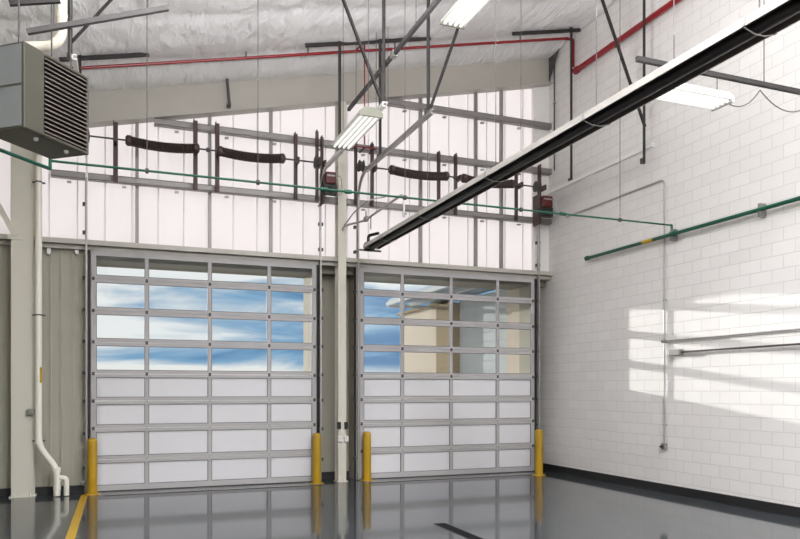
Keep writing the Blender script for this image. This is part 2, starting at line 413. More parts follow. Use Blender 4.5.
# ------------------------------------------------------------------ door tracks (high lift)
TZ = 6.09; TY = 13.72; EY = 10.13
def track(x, side, m_h, label):
    t = thing('door_track', (x, TY+.1, 0), label, 'door track', 'overhead door tracks')
    mb = MB()
    mb.box(x-.012, x+.012, TY+.06, TY+.14, .02, 5.55); mb.box(x-.012 if side > 0 else x-.03, x+.03 if side > 0 else x+.012, TY+.13, TY+.145, .02, 5.55)
    mb.build('vertical_rail', M['galv'], t)
    pts = [Vector((x, TY+.10, 5.5))]
    r = .5
    for k in range(11):
        a = k/10*PI/2; pts.append(Vector((x, TY+.10 - r*(1-math.cos(a)), TZ-r+r*math.sin(a))))
    mb = MB()
    for i in range(len(pts)-1): mb.beam(pts[i], pts[i+1], .055, .04, up=(1,0,0))
    mb.build('curved_rail', m_h, t)
    mb = MB(); q = pts[-1]; mb.box(x-.03, x+.03, EY, q.y+.01, TZ-.035, TZ-.022); mb.box(x-.03, x-.018, EY, q.y+.01, TZ-.03, TZ+.03); mb.box(x-.03, x+.03, EY, q.y+.01, TZ+.022, TZ+.035)
    mb.build('horizontal_rail', m_h, t)
    for z in (.45, 1.05, 1.62, 2.12, 2.68, 3.24, 3.8, 4.6, 5.1):
        mb = MB(); mb.box(x-.02, x+side*.07, TY+.14, TY+.21, z-.03, z+.03); mb.lathe((x+side*.03, TY+.12, z), [(.012, 0), (.012, .03)], 8, 'y')
        mb.build('track_bracket', M['grey_steel'], t)
    return t
TX = (-.545, 3.68, 4.46, 8.66)
track(TX[0], -1, M['conduit_white'], 'leftmost galvanized door track, rising behind the hanging unit heater')
track(TX[1], 1, M['conduit_white'], 'galvanized door track along the right jamb of the left door, curving back under the ceiling')
track(TX[2], -1, M['galv'], 'galvanized door track along the left jamb of the right door, curving back under the ceiling')
track(TX[3], 1, M['conduit_white'], 'rightmost door track, its white horizontal run beside the block wall')

# hangers: mid (Y=12.8) and end (Y=10.28)
def post(mb, p0, p1, w=.055): mb.angle(p0, p1, w, .008)
def hanger(name, x, y, z0, brace, strut, label, mm=None):
    """post from track to ceiling strut, optional diagonal brace"""
    mm = mm or M['dark_steel']
    t = thing(name, (x, y, z0), label, 'track hanger', 'hangers of the door tracks')
    mb = MB(); post(mb, (x, y, z0), (x, y, zc(x)-.02)); mb.build('post', mm, t)
    if strut:
        xa, xb = strut; mb = MB(); mb.beam((xa, y+.03, zc(xa)-.11), (xb, y+.03, zc(xb)-.11), .045, .06); mb.build('ceiling_strut', M['grey_steel'] if mm is not M['dark_steel'] else mm, t)
    if brace:
        mb = MB(); mb.angle(brace[0], brace[1], .04, .007); mb.build('diagonal_brace', mm, t)
    mb = MB(); mb.box(x-.04, x+.04, y-.012, y+.04, z0-.02, z0+.07); mb.lathe((x, y-.012, z0+.03), [(.012, 0), (.012, -.012)], 8, 'y'); mb.build('clip_plate', M['grey_steel'], t)
    return t
ye = 10.31
def bp(x, y, u, v): return P(u, v, Y=y)
hanger('track_hanger', TX[0]-.06, ye, TZ+.04, (P(71, 42, Y=ye), P(112, -2, Y=ye)), None, 'dark angle hanger with a steep brace above the unit heater')
hanger('track_hanger', TX[1]+.045, ye, TZ+.04, (P(380, 97, Y=ye), P(341, -6, Y=ye)), None, 'dark angle hanger with a long brace slanting up left, above the left light fixture')
hanger('track_hanger', TX[2]+.0, ye, TZ+.04, (P(430.5, 108, Y=ye), P(458, 28, Y=ye)), None, 'dark angle hanger with a short brace slanting up right, left of the topmost light fixture')
hanger('track_hanger', TX[3]-.065, ye, TZ-.26, (P(645, 127, Y=ye), P(601, -4, Y=ye)), None, 'dark angle hanger near the block wall, passing behind the long radiant heater')
hanger('track_hanger', TX[1]+.045, 12.66, TZ+.04, None, (3.1, 5.55), 'dark post left of the red drop pipe, hung from a grey ceiling strut')
hanger('track_hanger', TX[2]+.045, 12.66, TZ+.04, None, None, 'dark post in front of the rafter right of the red drop pipe')
hanger('track_hanger', 8.70, 12.66, TZ+.04, None, (7.35, 8.95), 'thin dark post by the block wall below the bend of the red pipe')
hanger('track_hanger', TX[0]-.06, 12.66, TZ+.04, None, (-.9, .45), 'dark post and short strut under the ceiling, partly behind the unit heater')

# loose struts
def rail_y(x, z, y0, y1, w=.05, h=.06): return MB().beam((x, y0, z), (x, y1, z), w, h)
X = 3.93; z = H + X*1.315
sr = thing('strut_rail', (X, 11, z), 'grey slotted rail running toward the viewer above the left light fixture', 'rail')
y0 = 12.75; y1 = 4.5
MB().beam((X, y1, z), (X, y0, z), .05, .06).build('channel', M['grey_steel'], sr)
for y in (10.4, 8.2): MB().box(X-.04, X+.04, y-.06, y+.06, z-.045, z+.045).build('coupling', M['galv'], sr)
for y in (12.3, 9.5, 6): MB().tube([(X, y, z), (X, y, zc(X)-.02)], .006, 6).build('hanger_rod', M['grey_steel'], sr)
a, b = P(27, 32, Y=8.0), P(168, 8, Y=8.0)
ts = thing('ceiling_strut', (a+b)/2, 'grey tilted strut hanging across the insulation above the unit heater', 'strut')
MB().beam(a, b, .05, .05).build('channel', M['grey_steel'], ts)
for k in (.18, .85):
    q = a.lerp(b, k); MB().tube([q, (q.x, q.y, zc(q.x)-.02)], .006, 6).build('hanger_rod', M['grey_steel'], ts)
p = P(226, 66, Y=13.75); q = P(229.5, 104, Y=13.75)
fb = thing('flange_brace', (p.x, 13.76, p.z), 'short dark angle brace bolted on the rafter face, left of the middle', 'brace')
MB().angle((p.x, 13.75, p.z), (q.x, 13.75, q.z), .045).build('angle_bar', M['grey_steel'], fb)
MB().box(p.x-.09, p.x+.06, 13.74, 13.9, p.z-.03, p.z+.03).build('seat_plate', M['grey_steel'], fb)
MB().box(q.x-.03, q.x+.03, 13.75, 13.9, q.z-.03, q.z+.03).build('seat_plate', M['grey_steel'], fb)
a, b = P(-14, 183, Y=13.72), P(15.5, 236, Y=13.72)
kb = thing('knee_brace', b, 'pale diagonal brace at the left edge above the header', 'brace')
MB().beam(a, b, .09, .09).build('brace_bar', M['column_white'], kb)
MB().box(b.x-.12, b.x+.10, 13.70, 13.80, b.z-.06, b.z+.02).build('foot_plate', M['column_white'], kb)

# ------------------------------------------------------------------ torsion shafts
SY = 13.60
def spring(pa, pb, sag, r=.078, turns=44, label=None, parent=None):
    pts = []; n = turns*8; wire = .016
    for i in range(n+1):
        k = i/n; c = pa.lerp(pb, k) - Vector((0, 0, sag*4*k*(1-k))); a = 2*PI*turns*k
        pts.append(c + Vector((0, math.cos(a)*r, math.sin(a)*r)))
    o = MB().tube(pts, wire, 5).build('spring', M['spring'], parent, smooth=True)
    # end cones
    for c, s in ((pa, -1), (pb, 1)):
        MB().lathe(c, [(.06, -.06), (.094, -.03), (.094, .03), (.06, .06)], 14, 'x').build('winding_cone', M['brown_steel'], parent, smooth=True)
    return o
def shaft(u0, v0, u1, v1, springs, drums, label):
    a, b = P(u0, v0, Y=SY), P(u1, v1, Y=SY); zz = (a.z+b.z)/2; a.z = b.z = zz
    t = thing('torsion_shaft', (a+b)/2, label, 'torsion shaft', 'spring shafts above the doors')
    MB().tube([a, b], .016, 10).build('shaft_rod', M['grey_steel'], t, smooth=True)
    for s0, s1 in springs:
        x0, x1 = P(s0, 150, Y=SY).x, P(s1, 150, Y=SY).x
        spring(Vector((x0, SY, zz)), Vector((x1, SY, zz)), .045, parent=t)
    for d_ in drums:
        x = P(d_, 160, Y=SY).x
        MB().lathe((x, SY, zz), [(.09, -.05), (.12, -.04), (.10, -.02), (.085, .03), (.12, .045), (.05, .06)], 18, 'x').build('cable_drum', M['grey_steel'], t, smooth=True)
    for c_ in ((springs[0][1]+springs[1][0])/2,):
        x = P(c_, 150, Y=SY).x; MB().lathe((x, SY, zz), [(.04, -.03), (.04, .03)], 12, 'x').build('coupling', M['grey_steel'], t)
    return zz
z1_ = shaft(84, 135, 318, 163, ((129, 196), (220, 282)), (86, 317), 'steel shaft with two dark coil springs above the left overhead door')
z2_ = shaft(358, 164, 541, 189, ((392, 446), (464, 512)), (361, 537), 'spring shaft above the right overhead door, partly hidden by the radiant heater')
def bracket(u, z0, z1, zs, label, w=.075):
    x = P(u, 160, Y=13.7).x
    t = thing('spring_bracket', (x, 13.7, z0), label, 'bracket', 'dark upright brackets carrying the spring shafts')
    mb = MB(); mb.box(x-w/2, x+w/2, 13.80, 13.838, z0, z1); mb.box(x-w/2, x-w/2+.012, 13.70, 13.80, z0, z1)
    mb.build('upright', M['brown_steel'], t)
    MB().box(x-.02, x+.02, 13.55, 13.80, zs-.055, zs+.055).build('bearing_plate', M['brown_steel'], t)
LB = 'dark brown upright bracket '
for u, w, lb in ((115.5, .08, LB+'farthest left on the shaft, left of the first spring'), (196, .08, LB+'at the right end of the leftmost coil spring'),
              (218, .08, LB+'at the left end of the second coil spring'), (297, .07, LB+'right of the second coil spring'),
              (318.5, .06, LB+'at the right end of the left shaft, above the door track'), (323.5, .06, LB+'just left of the red opener on the middle column')):
    bracket(u, 5.52, min(6.80 if u != 318.5 else 6.9, zb(P(u, 160, Y=13.7).x)-.04), z1_, lb, w)
for u, w, lb in ((357.5, .06, LB+'beside the middle column on its right'), (374, .07, LB+'left of the third coil spring'), (441, .07, LB+'at the right end of the third coil spring'),
              (458, .07, LB+'at the left end of the fourth coil spring'), (519, .07, LB+'right of the fourth coil spring'), (542, .06, LB+'in the corner by the block wall')):
    bracket(u, 5.52, 6.80, z2_, lb, w)

# door openers (red jackshaft operators)
def opener(u0, v0, u1, v1, Y, label):
    a, b = P(u0, v0, Y=Y), P(u1, v1, Y=Y)
    t = thing('door_opener', ((a.x+b.x)/2, Y, b.z), label, 'door opener', 'red door openers')
    MB().box(a.x, b.x, Y, Y+.16, b.z, a.z).build('motor_housing', M['red_box'], t, bevel=.02)
    MB().box(a.x-.03, b.x+.02, Y+.02, Y+.16, b.z-.20, b.z).build('gearbox', M['black'], t, bevel=.012)
    MB().box(a.x-.03, a.x-.005, Y+.10, 13.84, b.z-.36, a.z+.05).build('mounting_plate', M['brown_steel'], t)
    MB().lathe(((a.x+b.x)/2, Y+.03, b.z-.12), [(.05, 0), (.06, -.02), (.03, -.04)], 14, 'y').build('sprocket', M['black'], t, smooth=True)
    MB().box(a.x+.02, b.x-.02, Y-.006, Y, a.z-.09, a.z-.06).build('name_plate', M['galv'], t)
    pts = bend([Vector((b.x-.05, Y+.08, a.z-.05)), Vector((b.x+.12, Y+.06, a.z-.05)), Vector((b.x+.14, Y+.06, b.z-.15)), Vector((b.x+.05, Y+.1, b.z-.2))], .12)
    MB().tube(pts, .009, 6).build('flex_cable', M['conduit'], t, smooth=True)
opener(326.3, 171, 336.3, 184, 13.45, 'dark red door opener mounted beside the middle column')
opener(543.5, 195, 553, 207.5, 13.45, 'dark red door opener mounted in the corner by the block wall')

# ------------------------------------------------------------------ bollards
def bollard(u, v, label):
    p = P(u, v, Z=0); t = thing('bollard', (p.x, p.y, 0), label, 'bollard', 'yellow bollards at the door jambs')
    r = .083
    MB().lathe((p.x, p.y, 0), [(r, .012), (r, .93), (r*.96, .955), (r*.8, .973), (r*.4, .983)], 28).build('post', M['yellow'], t, smooth=True)
    MB().lathe((p.x, p.y, 0), [(.14, .0), (.14, .012), (.10, .016)], 28).build('base_flange', M['yellow'], t, smooth=True)
bollard(92.3, 494.5, 'yellow steel bollard at the far left, on the left jamb of the left door')
bollard(316.8, 483.5, 'yellow steel bollard on the right jamb of the left door')
bollard(367, 480.5, 'yellow steel bollard on the left jamb of the right door')
bollard(539, 475.5, 'yellow steel bollard at the far right, by the block wall corner')

# ------------------------------------------------------------------ left: downpipe
Yp = 13.62
dp = thing('downpipe', P(57, 493, Y=Yp), 'white plastic downpipe beside the left column with an offset near the floor', 'pipe')
pts = bend([P(38.6, 100, Y=Yp), P(38.6, 446, Y=Yp), P(57, 469, Y=Yp), P(57, 500, Y=Yp)], .16)
pts[-1].z = .012; R = .054
MB().tube(pts, R, 16).build('pipe_run', M['white_pipe'], dp, smooth=True)
c = P(57, 478, Y=Yp); e = P(66.5, 478, Y=Yp)
MB().tube(bend([c, Vector((e.x, Yp, c.z)), Vector((e.x, Yp, .012))], .1), .042, 14).build('clean_out_branch', M['white_pipe'], dp, smooth=True)
for u, v in ((38.6, 442), (57, 470), (57, 488)):
    q = P(u, v, Y=Yp); MB().lathe((q.x, q.y, q.z-.04), [(.058, 0), (.06, .02), (.06, .07), (.055, .085)], 18).build('pipe_collar', M['white_pipe'], dp, smooth=True)
q = P(38.6, 375, Y=Yp); mk = MB().lathe((q.x, q.y, q.z-.13), [(.0515, 0), (.0515, .26)], 18).build('pipe_marker', M['white_pipe'], dp, smooth=True)
mb = MB()
for dz in (-.13, .10): mb.lathe((q.x, q.y, q.z+dz), [(.053, 0), (.053, .03)], 18)
mb.box(q.x+.02, q.x+.055, q.y-.05, q.y-.02, q.z-.13, q.z+.13)
mb.build('marker_band', M['gold'], mk)
for v in (182, 315, 441):
    q = P(38.6, v, Y=Yp); mb = MB(); mb.lathe((q.x, q.y, q.z-.012), [(.056, 0), (.056, .024)], 18); mb.box(q.x-.10, q.x+.10, q.y+.03, q.y+.06, q.z-.012, q.z+.012); mb.box(q.x-.012, q.x+.012, q.y+.03, 14.0, q.z-.012, q.z+.012)
    mb.build('pipe_clamp', M['grey_steel'], dp)
small_box('junction_box', 31.5, 412, 13.715, .12, .10, .08, M['box_grey'], 'grey junction box on the left column beside the downpipe', 'junction box')
mb = MB()
gx = P(44, 300, Y=13.9).x
# hook brackets at top of liner
for u in (49, 77):
    q = P(u, 250, Y=13.98); t = thing('panel_hook', (q.x, q.y, q.z), 'small pale bracket under the header, %s' % ('right of the downpipe' if u == 49 else 'left of the left door track'), 'bracket')
    MB().box(q.x-.03, q.x+.03, 13.94, 14.0, q.z-.06, q.z+.1).build('bracket_plate', M['conduit_white'], t)
    MB().box(q.x-.02, q.x+.02, 13.92, 13.96, q.z-.08, q.z-.04).build('hook_lip', M['conduit_white'], t)
q = P(83.5, 485, Y=13.9)
t = thing('floor_valve', (q.x, q.y, .0), 'small dark valve near the floor behind the leftmost bollard', 'valve')
MB().tube([(q.x, 13.97, .18), (q.x, 13.86, .18)], .03, 10).build('valve_body', M['black'], t, smooth=True)
MB().lathe((q.x, 13.86, .18), [(.05, 0), (.05, -.02), (.03, -.03)], 12, 'y').build('hand_wheel', M['box_grey'], t, smooth=True)

# ------------------------------------------------------------------ unit heater (rotated box)
A = P(24, 127, d=6.6); dL = Vector((math.sin(math.radians(39.2)), math.cos(math.radians(39.2)), 0)); dD = Vector((-dL.y, dL.x, 0))
def solve(p, dvec, u):
    lo, hi = 0, 6
    f = lambda k: (lambda q: 400 + F*((q.x*cs - q.y*sn)/(q.x*sn + q.y*cs)) - u)(p + dvec*k)
    s = f(lo) > 0
    for _ in range(60):
        m_ = (lo+hi)/2
        if (f(m_) > 0) == s: lo = m_
        else: hi = m_
    return lo
wL = solve(A, dL, 89); wD = solve(A+dL*wL, dD, 51.2)
zt = P(24, 40.5, d=6.6).z; zb_ = A.z
uh = thing('unit_heater', (A + dL*wL/2 + dD*wD/2).to_tuple(), 'olive grey unit heater with black louvers hanging at the upper left', 'heater')
def hp(l, q, z): v = A + dL*l + dD*q; return Vector((v.x, v.y, z))
def hbox(mb, l0, l1, q0, q1, z0, z1):
    return mb.hexa([hp(l0,q0,z0), hp(l1,q0,z0), hp(l1,q1,z0), hp(l0,q1,z0), hp(l0,q0,z1), hp(l1,q0,z1), hp(l1,q1,z1), hp(l0,q1,z1)])
lv = solve(A, dL, 44.5)
zl0, zl1 = zb_+.03, zt-.03
mb = MB()
hbox(mb, 0, wL, .06, wD, zb_, zt)
hbox(mb, 0, lv, 0, .06, zb_, zt); hbox(mb, wL-.03, wL, 0, .06, zb_, zt)
hbox(mb, lv, wL-.03, 0, .06, zb_, zl0); hbox(mb, lv, wL-.03, 0, .06, zl1, zt)
mb.build('casing', M['olive'], uh, bevel=.008)
hbox(MB(), -.006, 0, .03, wD-.02, zb_+.02, zt-.02).build('side_panel', M['heater_grey'], uh)
hbox(MB(), -.012, -.006, .02, wD-.02, (zb_+zt)/2+.0, (zb_+zt)/2+.012).build('panel_seam', M['olive'], uh)
hbox(MB(), lv, wL-.03, .045, .058, zl0, zl1).build('louver_backing', M['heater_dark'], uh)
mb = MB(); nl = 17
for k in range(nl):
    z0 = zl0 + (zl1-zl0)*(k+.25)/nl
    mb.hexa([hp(lv, -.008, z0), hp(wL-.03, -.008, z0), hp(wL-.03, .045, z0+.022), hp(lv, .045, z0+.022), hp(lv, -.008, z0+.010), hp(wL-.03, -.008, z0+.010), hp(wL-.03, .045, z0+.03), hp(lv, .045, z0+.03)])
mb.build('louver_grille', M['louver'], uh)
for l in (.26, wL*.78):
    MB().lathe(hp(l, .12, zb_), [(.012, -.03), (.022, -.02), (.022, 0)], 12).build('access_knob', M['fix_white'], uh, smooth=True)
for l, q in ((.06, .12), (wL-.12, .12), (.06, wD-.12), (wL-.12, wD-.12)):
    a = hp(l, q, zt); MB().tube([a, (a.x, a.y, zc(a.x)-.02)], .008, 6).build('hanger_rod', M['grey_steel'], uh)
fl = thing('flue_pipe', hp(.5, wD, zt), 'cream flue pipe rising to the ceiling behind the unit heater', 'flue')
Yf = 8.3
q0, q1 = P(62, 46, Y=Yf), P(62, -40, Y=Yf); q2 = P(20, 47, Y=Yf)
q1.z = zc(q1.x)
MB().tube(bend([q2, q0, q1], .28, 8), .05, 16).build('elbow_run', M['cream_pipe'], fl, smooth=True)
qq = P(62, 16, Y=Yf); MB().lathe((qq.x, qq.y, qq.z-.02), [(.055, 0), (.055, .04)], 16).build('joint_band', M['cream_pipe'], fl, smooth=True)
a, b = P(9, 3, Y=7.6), P(60, 0, Y=7.6)
t = thing('ceiling_strut', (a+b)/2, 'dark short strut at the top left corner over the unit heater', 'strut')
MB().beam(a, b, .045, .05).build('channel', M['dark_steel'], t)
for k in (.1, .9):
    q = a.lerp(b, k); MB().tube([q, (q.x, q.y, zc(q.x)-.02)], .007, 6).build('hanger_rod', M['dark_steel'], t)

# ------------------------------------------------------------------ pipes
# green compressed air branch across the room and its wall main
GY = 9.98; GZ = 4.68
gl_, gr_ = P(50.2, 161, Y=GY), P(676, 226, Y=GY)
gx0, gx1 = gl_.x, W-.10
gp = thing('air_pipe', ((gx0+gx1)/2, GY, GZ), 'thin dark green air pipe strung across the whole room below the springs', 'pipe')
MB().tube([(gx0, GY, GZ), (gx1, GY, GZ)], .0155, 10).build('pipe_run', M['green'], gp, smooth=True)
MB().tube(bend([(gx1-.02, GY, GZ), (gx1, GY, GZ), (gx1, GY, GZ-.15)], .03), .021, 10).build('drop_leg', M['green'], gp, smooth=True)
MB().tube([(gx0, GY, GZ+.03), (gx0, GY, GZ-.10)], .02, 10).build('drop_leg', M['green'], gp, smooth=True)
for u in (147, 258, 405, 521, 620):
    x = P(u, 180, Y=GY).x
    MB().tube([(x, GY, GZ), (x, GY, zc(x)-.02)], .0055, 6).build('hanger_rod', M['grey_steel'], gp)
    MB().lathe((x, GY, GZ), [(.034, -.02), (.034, .02)], 10, 'x').build('pipe_clamp', M['grey_steel'], gp)
for u in (324, 348, 563):
    x = P(u, 190, Y=GY).x; MB().lathe((x, GY, GZ), [(.03, -.05), (.03, .05)], 12, 'x').build('pipe_coupling', M['green'], gp, smooth=True)
# left leg of the air pipe at 45 degrees
dv = (dL*-1.0)
a = Vector((gx0, GY, GZ-.10)); 
lp = thing('air_pipe', a, 'short green air pipe with valve at the left edge under the unit heater', 'pipe')
kend = 0
b = a + dv*4.2
MB().tube([a, b], .022, 10).build('pipe_run', M['green'], lp, smooth=True)
for k in (1.3, 2.1):
    q = a + dv*k; MB().lathe(q, [(.045, -.05), (.045, .05)], 10, 'x').build('valve_body', M['green'], lp, smooth=True)
    MB().box(q.x-.012, q.x+.012, q.y-.012, q.y+.012, q.z, q.z+.10).build('valve_stem', M['green'], lp)
q = a + dv*1.6; MB().beam(q+Vector((0,0,.08)), q+dv*.2+Vector((0,0,.08)), .02, .012).build('valve_lever', M['red'], lp)
q = a + dv*3.4; MB().tube([q, (q.x, q.y, zc(q.x)-.02)], .006, 6).build('hanger_rod', M['grey_steel'], lp)
# wall main
m0, m1 = P(587.5, 258, X=W-.10), P(800, 198.4, X=W-.10); zz = (m0.z+m1.z)/2
gm = thing('air_main', (W-.1, (m0.y+m1.y)/2, zz), 'thick green air pipe running along the white block wall', 'pipe')
MB().tube([(W-.10, m0.y, zz), (W-.10, 2.0, zz)], .033, 14).build('pipe_run', M['green'], gm, smooth=True)
MB().lathe((W-.10, m0.y, zz), [(.048, -.03), (.048, .05)], 14, 'y').build('end_cap', M['green'], gm, smooth=True)
for u in (672, 760):
    q = P(u, 232, X=W-.10); mb = MB(); mb.box(W-.12, W, q.y-.025, q.y+.025, zz-.11, zz+.09); mb.build('wall_bracket', M['box_grey'], gm)
q = P(648, 241, X=W-.10); MB().lathe((W-.10, q.y-.14, zz), [(.0345, 0), (.0345, .28)], 14, 'y').build('pipe_marker', M['gold'], gm, smooth=True)
q = P(670, 234, X=W-.10); MB().lathe((W-.10, GY-.04, zz), [(.05, -.06), (.05, .06)], 14, 'y').build('tee_fitting', M['green'], gm, smooth=True)

# red sprinkler branch
RY = 12.92
def rz(x): return zc(x)-.17
xa, xb = P(60, 74, Y=RY).x, W-.22
rp = thing('sprinkler_branch', ((xa+xb)/2, RY, rz((xa+xb)/2)), 'thin red sprinkler pipe following the ceiling slope in front of the rafter', 'pipe')
MB().tube([(-2.2, RY, rz(-2.2)), (xb, RY, rz(xb))], .026, 10).build('pipe_run', M['red'], rp, smooth=True)
MB().tube(bend([(xb-.1, RY, rz(xb-.1)), (W-.085, RY, rz(xb)), (W-.085, RY, 8.66)], .05), .028, 10).build('riser', M['red'], rp, smooth=True)
for u, v in ((246, 56), (308, 52), (395, 47), (520, 41)):
    x = P(u, v, Y=RY).x; mb = MB(); mb.tube([(x, RY, rz(x)), (x, RY, zc(x)-.02)], .012, 6); mb.build('hanger_stub', M['grey_steel'], rp)
x = P(364, 50, Y=RY).x
MB().tube(bend([(x, RY-.03, rz(x)), (x, RY-.03, rz(x)+.14), (x-.12, RY-.03, rz(x)+.02), (x-.16, RY-.03, rz(x)-.02)], .04), .016, 8).build('return_bend', M['red'], rp, smooth=True)
zd = P(364, 113, Y=RY).z
MB().tube([(x, RY-.03, rz(x)), (x, RY-.03, zd-.6)], .014, 8).build('drop_pipe', M['red'], rp, smooth=True)
MB().tube([(x+.04, RY-.03, zd-.6), (x+.04, RY-.03, zd-.6), (x+.04, RY-.03, zd-.62)], .03, 8).build('sprinkler_head', M['red'], rp)
p0, p1 = P(576, 68.5, X=W-.12), P(680, 0, X=W-.12); zz = (p0.z+p1.z)/2
rm = thing('sprinkler_main', (W-.12, 11, zz), 'thick red sprinkler main running along the top of the block wall', 'pipe')
MB().tube([(W-.12, p0.y, zz), (W-.12, 3, zz)], .055, 16).build('pipe_run', M['red'], rm, smooth=True)
MB().lathe((W-.12, p0.y-.02, zz), [(.065, -.07), (.075, -.03), (.075, .05), (.04, .07)], 16, 'y').build('end_fitting', M['red'], rm, smooth=True)
for y in (11.6, 8.6):
    mb = MB(); mb.lathe((W-.12, y, zz), [(.06, -.02), (.06, .02)], 14, 'y'); mb.box(W-.08, W, y-.02, y+.02, zz-.02, zz+.02); mb.build('wall_clamp', M['red'], rm)
# red horizontal by the middle column
a, b = P(352, 145.5, Y=13.5), P(378, 150, Y=13.5)
rh = thing('trip_bar', a, 'thin dark red rod running right from the middle column near the shaft', 'rod')
MB().tube([a, Vector((b.x, b.y, a.z))], .012, 8).build('rod_run', M['red'], rh)
for u in (365, 375):
    q = P(u, 146, Y=13.5); MB().box(q.x-.02, q.x+.02, 13.5, 13.84, a.z-.012, a.z+.012).build('stand_off', M['brown_steel'], rh)

# ------------------------------------------------------------------ radiant tube heater
HX = 4.5; HZt = 4.585
he0, he1 = P(371, 244, X=HX).y, .6
rt = thing('radiant_heater', (HX, 7, HZt), 'long black radiant tube heater with pale hood, slanting across the upper right', 'heater')
prof = [(-.16, -.05), (-.153, .022), (-.11, .04), (.11, .04), (.153, .022), (.16, -.05)]
yy0, yy1 = he1, he0
def shell(t0):
    return [(x*(1-t0), z - (t0*.35 if z > 0 else 0)) for x, z in prof]
mb = MB(); out = prof; inn = shell(.05)
for i in range(5):
    (xa_, za_), (xb_, zb2) = out[i], out[i+1]; (xc_, zc_), (xd_, zd_) = inn[i], inn[i+1]
    mb.hexa([(HX+xa_, yy0, HZt+za_), (HX+xb_, yy0, HZt+zb2), (HX+xd_, yy0, HZt+zd_), (HX+xc_, yy0, HZt+zc_),
             (HX+xa_, yy1, HZt+za_), (HX+xb_, yy1, HZt+zb2), (HX+xd_, yy1, HZt+zd_), (HX+xc_, yy1, HZt+zc_)])
mb.build('reflector_hood', M['reflector'], rt)
mb = MB(); o2 = shell(.055); i2 = shell(.075)
for i in range(5):
    (xa_, za_), (xb_, zb2) = o2[i], o2[i+1]; (xc_, zc_), (xd_, zd_) = i2[i], i2[i+1]
    mb.hexa([(HX+xa_, yy0+.002, HZt+za_), (HX+xb_, yy0+.002, HZt+zb2), (HX+xd_, yy0+.002, HZt+zd_), (HX+xc_, yy0+.002, HZt+zc_),
             (HX+xa_, yy1-.002, HZt+za_), (HX+xb_, yy1-.002, HZt+zb2), (HX+xd_, yy1-.002, HZt+zd_), (HX+xc_, yy1-.002, HZt+zc_)])
mb.build('hood_lining', M['reflector_in'], rt)
MB().tube([(HX, yy0+.05, HZt-.03), (HX, yy1-.05, HZt-.03)], .045, 16).build('radiant_tube', M['tube'], rt, smooth=True)
mb = MB(); mb.prism([(HX+x, yy1-.012, HZt+z) for x, z in prof], (0, .012, 0)); mb.build('end_cap', M['reflector'], rt)
for y in (4.1, 6.1, 8.2, 10.4, 12.2):
    mb = MB(); pr = [(HX+x*1.03, z*1.04+HZt) for x, z in prof]
    for i in range(5): mb.beam((pr[i][0], y, pr[i][1]), (pr[i+1][0], y, pr[i+1][1]), .03, .006, up=(0,1,0)) if False else mb.beam((pr[i][0], y, pr[i][1]), (pr[i+1][0], y, pr[i+1][1]), .006, .03, up=(0,1,0))
    mb.tube([(pr[0][0], y, pr[0][1]), (HX-.05, y, HZt-.085), (HX+.05, y, HZt-.085), (pr[5][0], y, pr[5][1])], .006, 6)
    mb.build('support_bracket', M['galv'], rt)
    MB().tube([(HX, y, HZt+.045), (HX, y, zc(HX)-.02)], .005, 6).build('hanger_chain', M['grey_steel'], rt)
mb = MB(); mb.box(HX-.10, HX+.08, yy1, yy1+.14, HZt-.08, HZt+.08); mb.build('burner_box', M['black'], rt, bevel=.01)
mb = MB(); mb.tube(bend([(HX-.02, yy1+.1, HZt+.10), (HX-.02, yy1+.1, HZt+.22), (HX+.12, yy1-.1, HZt+.24)], .05), .03, 8); mb.build('gas_connector', M['black'], rt, smooth=True)
mb = MB(); mb.beam((HX-.22, yy1+.05, HZt-.075), (HX+.22, yy1+.05, HZt-.075), .03, .03); mb.build('end_support', M['dark_steel'], rt)
# gas supply pipe over the heater
gz = P(364, 221, Y=13.0).z
ga = P(343.5, 224, Y=13.70); 
xg = P(364, 221, Y=13.0).x; yge = P(404, 195, X=xg).y
gs = thing('gas_pipe', ga, 'thin grey gas pipe bending from the middle column to run above the radiant heater', 'pipe')
MB().tube(bend([Vector((ga.x, 13.72, gz-.05)), Vector((ga.x, 13.72, gz)), Vector((ga.x, 13.4, gz)), Vector((xg, 13.0, gz)), Vector((xg, yge, gz)), Vector((xg, yge, HZt+.05))], .2), .021, 8).build('pipe_run', M['conduit'], gs, smooth=True)
q = P(367, 219, Y=12.9); mb = MB(); mb.box(xg-.03, xg+.03, 12.8, 12.95, gz-.03, gz+.05); mb.beam((xg, 12.88, gz+.05), (xg, 12.88, gz+.16), .02, .02); mb.build('shut_off_valve', M['box_grey'], gs)
MB().tube(bend([(xg, 12.6, gz), (xg, 12.6, gz-.12), (xg, 12.6, HZt+.2)], .05), .010, 8).build('drop_hose', M['black'], gs, smooth=True)
a, b = Vector((ga.x+.02, 13.72, gz+.05)), P(385, 197, Y=13.3)
MB().tube(bend([a, P(355, 211, Y=13.5), P(372, 199, Y=13.2), b], .1), .014, 8).build('flexible_lead', M['conduit'], gs, smooth=True)
for y in (12.3,):
    MB().tube([(xg, y, gz), (xg, y, zc(xg)-.02)], .005, 6).build('hanger_rod', M['grey_steel'], gs)

